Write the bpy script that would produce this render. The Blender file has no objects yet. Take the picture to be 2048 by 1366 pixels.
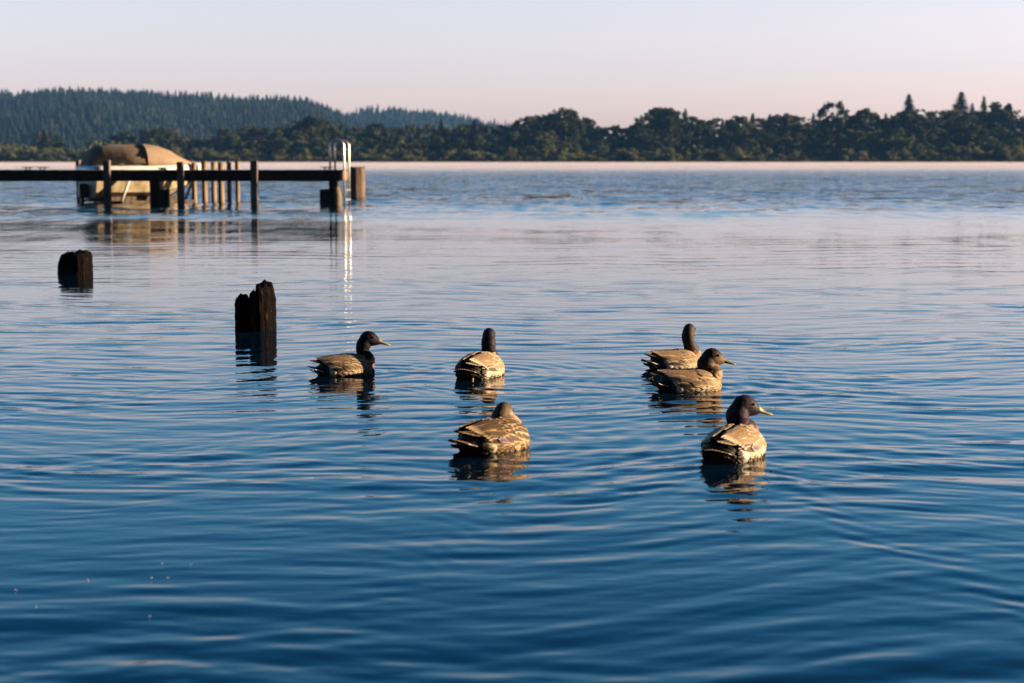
import bpy, bmesh, math, random
import numpy as np
from mathutils import Vector, Matrix
R = math.radians
S = bpy.context.scene
COL = S.collection
PI = math.pi

# ------------------------------------------------------------------ camera, sky, sun
FPX, W0, H0 = 3413.0, 2048, 1366          # focal length in photo pixels
CAMH, HOR = 1.40, 319.5
PITCH = math.atan((H0/2-HOR)/FPX)
cd = bpy.data.cameras.new('camera'); cam = bpy.data.objects.new('camera', cd); COL.objects.link(cam)
cam.location = (0, 0, CAMH); cam.rotation_euler = (PI/2-PITCH, 0, 0)
cd.sensor_width = 36; cd.lens = FPX/W0*36
cd.clip_start = 0.05; cd.clip_end = 20000
cd.dof.use_dof = True; cd.dof.focus_distance = 11.5; cd.dof.aperture_fstop = 3.2
S.camera = cam
SUN_EL, SUN_AZ = R(10), R(86)              # azimuth clockwise from straight ahead (+Y)
w = bpy.data.worlds.new('World'); S.world = w; w.use_nodes = True
nt = w.node_tree; N, L = nt.nodes, nt.links
bg = N['Background']; bg.inputs[1].default_value = 0.07
sky = N.new('ShaderNodeTexSky'); sky.sky_type = 'NISHITA'; sky.sun_disc = False
sky.sun_elevation = SUN_EL; sky.sun_rotation = SUN_AZ
tc = N.new('ShaderNodeTexCoord'); sx = N.new('ShaderNodeSeparateXYZ'); L.new(tc.outputs['Generated'], sx.inputs[0])
rp = N.new('ShaderNodeValToRGB'); L.new(sx.outputs['Z'], rp.inputs[0])
e = rp.color_ramp.elements
e[0].position = 0.0; e[0].color = (0.84, 0.76, 1.45, 1)
e[1].position = 1.0; e[1].color = (0.12, 0.40, 0.75, 1)
for p, c in ((0.035, (0.88, 0.735, 1.18)), (0.10, (0.87, 0.715, 0.91)), (0.19, (0.25, 0.60, 0.92)), (0.33, (0.04, 0.39, 0.74)), (0.6, (0.05, 0.28, 0.54))):
    k = e.new(p); k.color = (*c, 1)
mx = N.new('ShaderNodeMix'); mx.data_type = 'RGBA'; mx.blend_type = 'MULTIPLY'; mx.inputs[0].default_value = 1
gl = N.new('ShaderNodeMapRange'); gl.interpolation_type = 'SMOOTHSTEP'; L.new(sx.outputs['X'], gl.inputs[0])     # the glow round the sun is kept moderate
for q_, v_ in zip((1, 2, 3, 4), (.42, .90, 1.0, .16)): gl.inputs[q_].default_value = v_
vs_ = N.new('ShaderNodeVectorMath'); vs_.operation = 'SCALE'; L.new(mx.outputs[2], vs_.inputs[0])
g2 = N.new('ShaderNodeMapRange'); g2.interpolation_type = 'SMOOTHSTEP'; L.new(sx.outputs['Y'], g2.inputs[0])    # sky dimmed behind the camera, added to cut fill on shaded sides
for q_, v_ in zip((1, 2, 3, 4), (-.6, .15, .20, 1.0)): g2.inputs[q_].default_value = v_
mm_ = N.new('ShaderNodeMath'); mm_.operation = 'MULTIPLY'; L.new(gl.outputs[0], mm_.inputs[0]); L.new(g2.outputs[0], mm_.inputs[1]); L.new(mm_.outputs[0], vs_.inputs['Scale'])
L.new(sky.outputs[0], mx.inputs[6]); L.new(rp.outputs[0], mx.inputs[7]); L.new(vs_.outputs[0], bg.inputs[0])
sl = bpy.data.lights.new('sun', 'SUN'); sun = bpy.data.objects.new('sun', sl); COL.objects.link(sun)
sl.energy = 5.0; sl.angle = R(0.5); sl.color = (1.0, 0.74, 0.46)
sd = Vector((math.sin(SUN_AZ)*math.cos(SUN_EL), math.cos(SUN_AZ)*math.cos(SUN_EL), math.sin(SUN_EL)))
sun.rotation_euler = sd.to_track_quat('Z', 'Y').to_euler(); sun.location = (60, 10, 40)
S.view_settings.view_transform = 'Standard'; S.view_settings.look = 'None'
S.view_settings.exposure = 2.28; S.view_settings.gamma = 1
S.cycles.use_denoising = True
S.cycles.max_bounces = 8; S.cycles.volume_bounces = 1

# ------------------------------------------------------------------ picture <-> place
cP, sP = math.cos(PITCH), math.sin(PITCH)
def ray(px, py):
    u, v = (px-W0/2)/FPX, -(py-H0/2)/FPX
    return Vector((u, cP+v*sP, -sP+v*cP))
def ground(px, py):
    r = ray(px, py); t = -CAMH/r.z
    return Vector((r.x*t, r.y*t, 0))
def at(px, py, Y):
    r = ray(px, py); t = Y/r.y
    return Vector((r.x*t, Y, CAMH+r.z*t))
def Yof(py): return ground(1024, py).y

# ------------------------------------------------------------------ helpers
def tag(o, label=None, cat=None, group=None, kind=None):
    if label: o['label'] = label
    if cat: o['category'] = cat
    if group: o['group'] = group
    if kind: o['kind'] = kind
    return o
def empty(name, loc, rz=0):
    o = bpy.data.objects.new(name, None); COL.objects.link(o); o.location = loc; o.rotation_euler = (0, 0, rz)
    o.empty_display_size = 0.2
    return o
def link_mesh(name, me, mat, parent=None, loc=None):
    o = bpy.data.objects.new(name, me); COL.objects.link(o)
    if mat:
        me.materials.clear(); me.materials.append(mat)
    if parent: o.parent = parent
    if loc is not None: o.location = loc
    return o
def obj(name, bm, mat, parent=None, loc=None, smooth=True):
    me = bpy.data.meshes.new(name); bm.to_mesh(me); bm.free()
    me.polygons.foreach_set('use_smooth', [smooth]*len(me.polygons))
    return link_mesh(name, me, mat, parent, loc)
def copy_tree(o, parent=None):
    c = o.copy(); COL.objects.link(c)
    if parent: c.parent = parent
    for ch in o.children: copy_tree(ch, c)
    return c
def np_mesh(name, V, F, smooth=False):
    """V (n,3), F (m,k)"""
    me = bpy.data.meshes.new(name); m, k = F.shape
    me.vertices.add(len(V)); me.vertices.foreach_set('co', V.astype(np.float32).ravel())
    me.loops.add(m*k); me.loops.foreach_set('vertex_index', F.astype(np.int32).ravel())
    me.polygons.add(m); me.polygons.foreach_set('loop_start', np.arange(0, m*k, k, dtype=np.int32))
    try: me.polygons.foreach_set('loop_total', np.full(m, k, dtype=np.int32))
    except Exception: pass
    me.update(calc_edges=True)
    me.polygons.foreach_set('use_smooth', np.full(m, smooth))
    me.update()
    return me
def box(bm, x0, x1, y0, y1, z0, z1, bev=0.0, rot=None, org=(0, 0, 0)):
    vs = [Vector((x, y, z)) for x in (x0, x1) for y in (y0, y1) for z in (z0, z1)]
    if rot: vs = [rot @ v for v in vs]
    vs = [bm.verts.new(v+Vector(org)) for v in vs]
    fs = [bm.faces.new([vs[i] for i in f]) for f in ((0,1,3,2),(4,6,7,5),(0,4,5,1),(2,3,7,6),(0,2,6,4),(1,5,7,3))]
    if bev: bmesh.ops.bevel(bm, geom=list({ed for f in fs for ed in f.edges}), offset=bev, segments=1, affect='EDGES')
def tube(bm, pts, rads, n=10, caps=True):
    pts = [Vector(p) for p in pts]
    if not hasattr(rads, '__len__'): rads = [rads]*len(pts)
    rings = []; up = None
    for i, p in enumerate(pts):
        d = (pts[min(i+1, len(pts)-1)]-pts[max(i-1, 0)]).normalized()
        if up is None: up = Vector((0, 0, 1)) if abs(d.z) < .9 else Vector((0, 1, 0))
        a = up-d*up.dot(d); a.normalize(); up = a; b = d.cross(a)
        rings.append([bm.verts.new(p+(a*math.cos(2*PI*k/n)+b*math.sin(2*PI*k/n))*rads[i]) for k in range(n)])
    for r0, r1 in zip(rings, rings[1:]):
        for k in range(n): bm.faces.new((r0[k], r0[(k+1) % n], r1[(k+1) % n], r1[k]))
    if caps:
        bm.faces.new(rings[0][::-1]); bm.faces.new(rings[-1])
def loft(bm, rings, caps=True):
    vr = [[bm.verts.new(p) for p in r] for r in rings]; n = len(vr[0])
    for r0, r1 in zip(vr, vr[1:]):
        for k in range(n): bm.faces.new((r0[k], r0[(k+1) % n], r1[(k+1) % n], r1[k]))
    if caps:
        bm.faces.new(vr[0][::-1]); bm.faces.new(vr[-1])

# ------------------------------------------------------------------ materials
class MT:
    def __init__(s, name):
        s.m = bpy.data.materials.new(name); s.m.use_nodes = True
        s.N, s.L = s.m.node_tree.nodes, s.m.node_tree.links
        s.b = s.N['Principled BSDF']
    def n(s, t, **k):
        o = s.N.new(t)
        for a, v in k.items(): setattr(o, a, v)
        return o
    def noise(s, scale, detail=4, vec=None, stretch=None, rough=.55, coord='Object'):
        t = s.n('ShaderNodeTexNoise'); t.inputs['Scale'].default_value = scale; t.inputs['Detail'].default_value = detail
        t.inputs['Roughness'].default_value = rough
        c = s.n('ShaderNodeTexCoord'); v = c.outputs[coord]
        if stretch:
            mp = s.n('ShaderNodeMapping'); mp.inputs['Scale'].default_value = stretch; s.L.new(v, mp.inputs[0]); v = mp.outputs[0]
        s.L.new(v, t.inputs['Vector']); return t.outputs['Fac']
    def ramp(s, fac, stops):
        r = s.n('ShaderNodeValToRGB'); s.L.new(fac, r.inputs[0]); el = r.color_ramp.elements
        el[0].position, el[0].color = stops[0][0], (*stops[0][1], 1)
        el[1].position, el[1].color = stops[-1][0], (*stops[-1][1], 1)
        for p, c in stops[1:-1]: el.new(p).color = (*c, 1)
        return r.outputs[0]
    def bump(s, h, dist, strength=1):
        b = s.n('ShaderNodeBump'); b.inputs['Distance'].default_value = dist; b.inputs['Strength'].default_value = strength
        s.L.new(h, b.inputs['Height']); s.L.new(b.outputs[0], s.b.inputs['Normal'])
    def set(s, **k):
        for a, v in k.items(): s.b.inputs[a.replace('_', ' ')].default_value = v
        return s
def mat_noise(name, c0, c1, scale, rough=.8, stretch=None, bump=0.0, detail=5, lo=.3, hi=.7, metal=0):
    t = MT(name); f = t.noise(scale, detail, stretch=stretch)
    t.L.new(t.ramp(f, [(lo, c0), (hi, c1)]), t.b.inputs['Base Color']); t.set(Roughness=rough, Metallic=metal)
    if bump: t.bump(f, bump)
    return t.m
M = {}
M['wood_dark'] = mat_noise('creosoted_timber', (.003, .002, .002), (.010, .006, .005), 9, .85, (1, 1, .25), .02)
M['wood_end'] = mat_noise('cut_timber', (.06, .03, .015), (.20, .11, .05), 14, .8, (1, 1, .3), .01)
M['wood_grey'] = mat_noise('weathered_grey_timber', (.035, .03, .028), (.13, .10, .085), 16, .8, (1, 1, .12), .01)
M['wood_pile'] = mat_noise('weathered_piling', (.03, .02, .012), (.20, .135, .07), 13, .8, (1, 1, .15), .02)
M['wood_pile2'] = mat_noise('old_brown_piling', (.012, .008, .006), (.12, .075, .045), 8, .85, (1, 1, .15), .03)
M['deck'] = mat_noise('deck_planks', (.012, .008, .006), (.04, .028, .02), 6, .85, (.2, 1, 1), .01)
def mat_stump():
    t = MT('rotten_wood'); f = t.noise(22, 8, stretch=(1, 1, .22), rough=.65); g = t.noise(60, 4, stretch=(1, 1, .5))
    a = t.n('ShaderNodeMath', operation='ADD'); t.L.new(f, a.inputs[0]); t.L.new(g, a.inputs[1])
    t.L.new(t.ramp(f, [(.35, (.003, .002, .002)), (.58, (.003, .002, .0015)), (.74, (.12, .052, .02))]), t.b.inputs['Base Color'])
    t.set(Roughness=.9); t.b.inputs['Specular IOR Level'].default_value = .04; t.bump(a.outputs[0], .03); return t.m
M['stump'] = mat_stump()
M['steel'] = MT('polished_steel').set(Base_Color=(.60, .58, .55, 1), Metallic=1.0, Roughness=.36).m
M['iron'] = mat_noise('black_iron', (.008, .008, .008), (.03, .025, .02), 20, .6)
M['canvas'] = mat_noise('tan_canvas', (.13, .092, .060), (.18, .125, .08), 2.5, .9, None, .02)
M['gel'] = mat_noise('white_gelcoat', (.36, .35, .35), (.46, .45, .44), 4, .3)
M['hull'] = mat_noise('stained_hull', (.13, .10, .055), (.32, .26, .17), 4, .55, (1, 1, .6), .01)
M['lift'] = mat_noise('lift_alloy', (.2, .2, .2), (.38, .38, .37), 10, .45)
M['black'] = mat_noise('outdrive_black', (.01, .01, .011), (.03, .03, .032), 9, .4)
M['land'] = mat_noise('shore_soil', (.03, .028, .015), (.08, .07, .035), .2, .95)
M['hillside'] = mat_noise('hillside_floor', (.02, .03, .018), (.05, .06, .03), .03, .95)
M['fluff'] = MT('seed_fluff').set(Base_Color=(.5, .46, .45, 1), Roughness=.9).m
def mat_leaf(name, c0, c1, c2, sc, tr=.25):
    t = MT(name); f = t.noise(sc, 3, coord='Object'); oi = t.n('ShaderNodeObjectInfo')
    a = t.n('ShaderNodeMath', operation='MULTIPLY_ADD'); a.inputs[1].default_value = .22; t.L.new(oi.outputs['Random'], a.inputs[0]); t.L.new(f, a.inputs[2])
    t.L.new(t.ramp(a.outputs[0], [(.35, c0), (.58, c1), (.8, c2)]), t.b.inputs['Base Color'])
    t.set(Roughness=.8); t.b.inputs['Specular IOR Level'].default_value = .1
    tl = t.n('ShaderNodeBsdfTranslucent'); mxs = t.n('ShaderNodeMixShader'); mxs.inputs[0].default_value = tr
    t.L.new(t.b.inputs['Base Color'].links[0].from_socket, tl.inputs[0]); t.L.new(t.b.outputs[0], mxs.inputs[1]); t.L.new(tl.outputs[0], mxs.inputs[2]); t.L.new(mxs.outputs[0], t.N['Material Output'].inputs['Surface'])
    return t.m
M['leaf_dark'] = mat_leaf('dark_foliage', (.014, .021, .011), (.032, .040, .020), (.066, .064, .030), .25)
M['leaf_mid'] = mat_leaf('mid_foliage', (.032, .048, .024), (.055, .075, .036), (.085, .095, .046), .3, .35)
M['leaf_shrub'] = mat_leaf('shrub_foliage', (.062, .070, .030), (.092, .097, .042), (.125, .115, .058), .35, .4)
M['leaf_conifer'] = mat_leaf('conifer_foliage', (.004, .009, .008), (.008, .015, .011), (.016, .022, .014), .1)
M['leaf_hill'] = mat_leaf('hill_foliage', (.003, .007, .010), (.008, .014, .015), (.026, .030, .020), .014)
M['bark'] = mat_noise('bark', (.05, .04, .03), (.16, .13, .10), 1.2, .9, (1, 1, .2))

# ------------------------------------------------------------------ where the ducks swim (pixel on the waterline, heading, ...)
DUCKS = [  # px, py waterline centre, heading deg (0 = to the right, 90 = away), key
    (694, 749, 22, 'a'), (961, 752, 68, 'b'), (1353, 735, 30, 'c'), (1382, 779, 20, 'd'), (991, 896, 46, 'e'), (1468, 913, 62, 'f')]
# ------------------------------------------------------------------ water
def wake_grid(U, amp, dec):
    res = .02; s = np.arange(-1.0, 9.0, res); t = np.arange(-4.5, 4.5, res)
    Sg, Tg = np.meshgrid(s, t, indexing='ij'); k0 = 9.81/U**2; h = np.zeros_like(Sg)
    th = np.linspace(-1.18, 1.18, 150)
    for a in th:
        k = k0/math.cos(a)**2
        A = math.exp(-(k*.026)**2/2)*(.25+1.1*min(1, max(0, (abs(a)-.35)/.35)))*math.cos(a)
        h += A*np.sin(k*(Sg*math.cos(a)+Tg*math.sin(a)))
    h *= (th[1]-th[0])
    far = 1/(1+np.exp(-(Sg-.15)/.06))*np.exp(-np.maximum(Sg, 0)/dec)*np.exp(-np.clip(np.abs(Tg)-.42*Sg-.25, 0, 9)*6)
    h *= far
    r = np.sqrt((Sg)**2*.8+(Tg)**2)                    # rings pushed out round the breast
    h += .30*np.sin(r*k0*1.1)*np.exp(-r/.55)*(r > .02)*(1/(1+np.exp((Sg-.25)/.1)))
    return h*amp
def build_water():
    az = np.concatenate([np.linspace(-R(38), R(38), 1351), np.linspace(R(38), 2*PI-R(38), 42)[1:-1]])
    rs = [0.4, .8, 1.2, 1.7, 2.2, 2.6]
    r = 2.6
    while r < 6000:
        dr = min(max(r*r/(CAMH*FPX)*.9, .011), r*(.012 if r < 120 else .05)); r += dr; rs.append(r)
    rs = np.array(rs); nr, na = len(rs), len(az)
    Rg, Ag = np.meshgrid(rs, az, indexing='ij'); X = Rg*np.sin(Ag); Y = Rg*np.cos(Ag)
    Z = np.zeros_like(X)
    dr = np.gradient(rs)
    rng = np.random.default_rng(7)
    near = rs < 200; nn = int(near.sum()); nf = 1351
    Xs, Ys = X[:nn, :nf], Y[:nn, :nf]; drs = dr[:nn][:, None]
    H = np.zeros_like(Xs)
    # slow patches of calmer and livelier water
    env = np.zeros_like(Xs)
    for i in range(9):
        lam = rng.uniform(1.5, 7); a = rng.uniform(0, PI); ph = rng.uniform(0, 6.28)
        env += np.cos(2*PI/lam*(Xs*np.cos(a)*.5+Ys*np.sin(a))+ph)
    env = 1+.16*env
    wx = Xs+.25*np.sin(Ys*1.7+Xs*.6)+.12*np.sin(Ys*3.1-Xs*1.9); wy = Ys+.16*np.sin(Xs*1.3+Ys*.4)+.07*np.sin(Xs*2.9+1.)
    nc = 84
    for i in range(nc):
        lam = .09*(11.0)**((i+rng.random())/nc)
        th = PI/2+rng.normal(0, .34 if lam < .5 else .22)+.10
        slope = .0074*(1.0 if lam < .45 else .42)*rng.uniform(.6, 1.4)*(.62 if lam < .2 else 1)
        k = 2*PI/lam; A = slope/k
        fade = np.clip((lam/drs-2.5)/3, 0, 1)
        mxr = int((fade[:, 0] > 0).sum())
        if mxr == 0: continue
        ph = rng.uniform(0, 6.28)
        q = k*(wx[:mxr]*math.cos(th)+wy[:mxr]*math.sin(th))+ph
        H[:mxr] += (A*fade[:mxr])*(np.sin(q)+.18*np.cos(2*q))
    H *= env*(.80-.12*np.clip((9-Ys)/3, 0, 1))
    for i, (px, py, hd, key) in enumerate(DUCKS):
        g = ground(px, py); a = R({'f': 80, 'e': 64}.get(key, hd)); ux, uy = math.cos(a), math.sin(a)
        amp, U = {'a': (.0095, .50), 'b': (.0090, .5), 'c': (.0075, .5), 'd': (.0125, .54), 'e': (.0068, .52), 'f': (.0120, .57)}[key]
        wk = wake_grid(U, amp, {'f': 3.6, 'e': 3.0}.get(key, 2.8))
        bx, by = g.x+ux*.16, g.y+uy*.16
        wob = np.clip(np.hypot(Xs-bx, Ys-by)/2, 0, 1)
        Xw = Xs+wob*(.07*np.sin(Ys*3.3+i)+.05*np.sin(Xs*4.1-Ys*2.2+2*i)+.03*np.sin(Ys*8.7+Xs*3)); Yw = Ys+wob*(.06*np.sin(Xs*3.7-i)+.04*np.sin(Xs*2.1+Ys*5.3)+.025*np.sin(Xs*9.1-Ys*2))
        s = -((Xw-bx)*ux+(Yw-by)*uy); t = -(Xw-bx)*uy+(Yw-by)*ux
        fi = (s+1.0)/.02; fj = (t+4.5)/.02
        ok = (fi > 0) & (fi < wk.shape[0]-2) & (fj > 0) & (fj < wk.shape[1]-2)
        ii, jj = np.where(ok); a_, b_ = fi[ok], fj[ok]; i0, j0 = a_.astype(int), b_.astype(int); u, v = a_-i0, b_-j0
        val = (wk[i0, j0]*(1-u)*(1-v)+wk[i0+1, j0]*u*(1-v)+wk[i0, j0+1]*(1-u)*v+wk[i0+1, j0+1]*u*v)
        H[ii, jj] += val*(.75+.35*np.sin(Xs[ii, jj]*2.3+Ys[ii, jj]*1.1+i)*np.sin(Ys[ii, jj]*1.9-Xs[ii, jj]*1.3))
    # rings where the stumps stand still: none, the water passes them
    side = np.clip((R(38)-np.abs(az[:nf]))/R(2), 0, 1)[None, :]
    Z[:nn, :nf] = H*side
    V = np.stack([X, Y, Z], -1).reshape(-1, 3)
    V = np.vstack([V, [[0, 0, 0]]])
    i = np.arange(nr-1)[:, None]; j = np.arange(na)[None, :]; j2 = (j+1) % na
    F = np.stack([i*na+j, (i+1)*na+j, (i+1)*na+j2, i*na+j2], -1).reshape(-1, 4)[:, ::-1]
    me = np_mesh('water', V, F, True)
    t = MT('lake_water'); t.set(Roughness=.03, IOR=1.333)
    nb = t.noise(.7, 3, coord='Object')
    t.L.new(t.ramp(nb, [(.3, (.0006, .005, .013)), (.7, (.0010, .008, .018))]), t.b.inputs['Base Color'])
    # fine ripples; livelier wind ripples far out, where the water is not meshed finely enough
    geo = t.n('ShaderNodeNewGeometry'); ln = t.n('ShaderNodeVectorMath', operation='LENGTH'); t.L.new(geo.outputs['Position'], ln.inputs[0])
    wn = t.n('ShaderNodeMath', operation='MULTIPLY_ADD'); t.L.new(t.noise(.085, 3, stretch=(.6, 1, 1)), wn.inputs[0]); wn.inputs[1].default_value = 26
    w2 = t.n('ShaderNodeMath', operation='SUBTRACT'); t.L.new(ln.outputs['Value'], w2.inputs[0]); w2.inputs[1].default_value = 12; t.L.new(w2.outputs[0], wn.inputs[2])
    def mr(a, b, c, d):
        m = t.n('ShaderNodeMapRange', interpolation_type='SMOOTHSTEP'); t.L.new(wn.outputs[0], m.inputs[0])
        for q, v in zip((1, 2, 3, 4), (a, b, c, d)): m.inputs[q].default_value = v
        return m.outputs[0]
    n1 = t.noise(9, 2, stretch=(.35, 1, 1), coord='Object')
    def mul(a, b):
        m = t.n('ShaderNodeMath', operation='MULTIPLY'); t.L.new(a, m.inputs[0])
        if hasattr(b, 'default_value'): t.L.new(b, m.inputs[1])
        else: m.inputs[1].default_value = b
        return m.outputs[0]
    def add(a, b):
        m = t.n('ShaderNodeMath', operation='ADD'); t.L.new(a, m.inputs[0]); t.L.new(b, m.inputs[1]); return m.outputs[0]
    bp = t.n('ShaderNodeBump'); bp.inputs['Distance'].default_value = 1.0; t.L.new(mul(n1, .0022), bp.inputs['Height'])
    def slopes(scale, detail, st, rough=.6):
        q = t.n('ShaderNodeTexNoise'); q.inputs['Scale'].default_value = scale; q.inputs['Detail'].default_value = detail; q.inputs['Roughness'].default_value = rough
        c = t.n('ShaderNodeTexCoord'); mp = t.n('ShaderNodeMapping'); mp.inputs['Scale'].default_value = st; mp.inputs['Rotation'].default_value = (0, 0, .13+scale*.05); mp.inputs['Location'].default_value = (3.3, 7.7, 1.3); t.L.new(c.outputs['Object'], mp.inputs[0]); t.L.new(mp.outputs[0], q.inputs['Vector'])
        sb = t.n('ShaderNodeVectorMath', operation='SUBTRACT'); t.L.new(q.outputs['Color'], sb.inputs[0]); sb.inputs[1].default_value = (.5, .5, .5)
        m = t.n('ShaderNodeVectorMath', operation='MULTIPLY'); t.L.new(sb.outputs[0], m.inputs[0]); m.inputs[1].default_value = (.75, 1, 0); return m.outputs[0]
    def vscale(v, f):
        m = t.n('ShaderNodeVectorMath', operation='SCALE'); t.L.new(v, m.inputs[0])
        if hasattr(f, 'default_value'): t.L.new(f, m.inputs['Scale'])
        else: m.inputs['Scale'].default_value = f
        return m.outputs[0]
    def vadd(a, b):
        m = t.n('ShaderNodeVectorMath', operation='ADD'); t.L.new(a, m.inputs[0]); t.L.new(b, m.inputs[1]); return m.outputs[0]
    sa = vadd(slopes(2.6, 3, (.3, 1, 1)), vadd(vscale(slopes(.45, 3, (.35, 1, 1)), .8), vscale(slopes(1.0, 2, (2.0, .22, 1)), .55)))
    cb = t.n('ShaderNodeCombineXYZ'); cb.inputs[1].default_value = -.040; bias = cb.outputs[0]      # added tilt of far ripple normals toward the camera, to reflect higher sky
    amp = add(mr(13, 30, 0, .04), mr(36, 70, 0, .72))
    nn_ = t.n('ShaderNodeVectorMath', operation='NORMALIZE'); t.L.new(vadd(vadd(bp.outputs[0], vscale(bias, mr(33, 47, 0, 1))), vscale(sa, amp)), nn_.inputs[0]); t.L.new(nn_.outputs[0], t.b.inputs['Normal'])
    o = link_mesh('water', me, t.m); tag(o, kind='structure')
build_water()

# ------------------------------------------------------------------ far land
def interp(x, pts): return np.interp(x, [p[0] for p in pts], [p[1] for p in pts])
SH = 636.0                                   # distance of the far shoreline
RIDGE1 = [(-600, 215), (-300, 200), (0, 196), (100, 196), (150, 191), (200, 189), (290, 192), (340, 199), (420, 202), (560, 204), (620, 212), (680, 230), (740, 262), (800, 300), (860, 325)]
RIDGE2 = [(300, 325), (450, 300), (560, 262), (640, 245), (690, 240), (740, 230), (790, 226), (880, 232), (930, 242), (990, 252), (1040, 262), (1100, 280), (1200, 300), (1400, 318)]
D1, D2 = 2000.0, 2750.0
def hill_h(X, Y):
    px = X/np.maximum(Y, 1)*FPX+1024
    h1 = (HOR-interp(px, RIDGE1))/FPX*D1*np.clip((Y-1250)/(D1-1250), 0, 1)**.8
    h1 = np.where(Y > D1, h1*np.clip(1-(Y-D1)/500, 0, 1), h1)
    h2 = (HOR-interp(px, RIDGE2))/FPX*D2*np.clip((Y-2050)/(D2-2050), 0, 1)**.8
    h2 = np.where(Y > D2, h2*np.clip(1-(Y-D2)/600, 0, 1), h2)
    b = 5*np.sin(X*.012+Y*.004)+4*np.sin(X*.023-Y*.011+1)+2.5*np.sin(X*.05+Y*.03)
    m = np.maximum(h1, h2)
    return np.maximum(m+.3*b*np.clip(m/40, 0, 1), 1.5)
def grid_mesh(name, xs, ys, fn):
    Xg, Yg = np.meshgrid(xs, ys, indexing='ij'); Z = fn(Xg, Yg); nx, ny = Xg.shape
    V = np.stack([Xg, Yg, Z], -1).reshape(-1, 3)
    i = np.arange(nx-1)[:, None]; j = np.arange(ny-1)[None, :]
    F = np.stack([i*ny+j, (i+1)*ny+j, (i+1)*ny+j+1, i*ny+j+1], -1).reshape(-1, 4)
    return np_mesh(name, V, F, True)
def shore_h(X, Y):
    e = SH+2.5*np.sin(X*.05)+1.5*np.sin(X*.13+2)
    return np.clip((Y-e)*.12-.05, -.8, 1.4)
tag(link_mesh('far_shore', grid_mesh('far_shore', np.arange(-620, 621, 5.), np.concatenate([np.arange(626, 670, 2.), np.arange(680, 1260, 40.)]), shore_h), M['land']), kind='structure')
tag(link_mesh('hills', grid_mesh('hills', np.arange(-1900, 1901, 20.), np.arange(1240, 3400, 25.), hill_h), M['hillside']), kind='structure')

rng = np.random.default_rng(11)
def leaves(cent, rad, n, size, flat=.75, shell=.55, seed=0, droop=0):
    """n leaf clumps (quads) spread in blobs: cent (k,3), rad (k,)"""
    g = np.random.default_rng(seed); k = len(cent); w_ = np.array(rad)**2; idx = g.choice(k, n, p=w_/w_.sum())
    d = g.normal(size=(n, 3)); d /= np.linalg.norm(d, axis=1)[:, None]
    rr = (shell+(1-shell)*g.random(n))*np.array(rad)[idx]*(.75+.45*g.random(n)+.35*(g.random(n) > .9))
    c = np.array(cent)[idx]+d*rr[:, None]*np.array([1, 1, flat])
    a = g.normal(size=(n, 3)); a /= np.linalg.norm(a, axis=1)[:, None]
    b = np.cross(a, g.normal(size=(n, 3))); b /= np.linalg.norm(b, axis=1)[:, None]
    s = size*(.5+g.random(n))[:, None]*.5
    V = np.stack([c-a*s-b*s*.6, c+a*s-b*s*.8, c+a*s*.7+b*s, c-a*s*.8+b*s*.7], 1).reshape(-1, 3)
    return V, np.arange(4*n).reshape(n, 4)
def trunk_bm(h, r, lean, seed, limbs=5, top=.7):
    g = random.Random(seed); bm = bmesh.new()
    pts = [(lean*h*(t**1.5)+g.uniform(-.02, .02)*h*t, g.uniform(-.02, .02)*h*t, h*t*top-(.5 if t == 0 else 0)) for t in (0, .25, .5, .75, 1)]
    tube(bm, pts, [r, r*.8, r*.85, r*.42, r*.2], 6)
    for i in range(limbs):
        t = g.uniform(.45, .95); p = Vector(pts[2]).lerp(Vector(pts[4]), max(0, (t-.5)*2)); a = g.uniform(0, 6.28); l = h*g.uniform(.12, .24)
        tube(bm, [p, p+Vector((math.cos(a)*l*.6, math.sin(a)*l*.6, l*.4)), p+Vector((math.cos(a)*l, math.sin(a)*l, l*.9))], [r*.4, r*.25, r*.08], 4)
    return bm
TREES = {}
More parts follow.
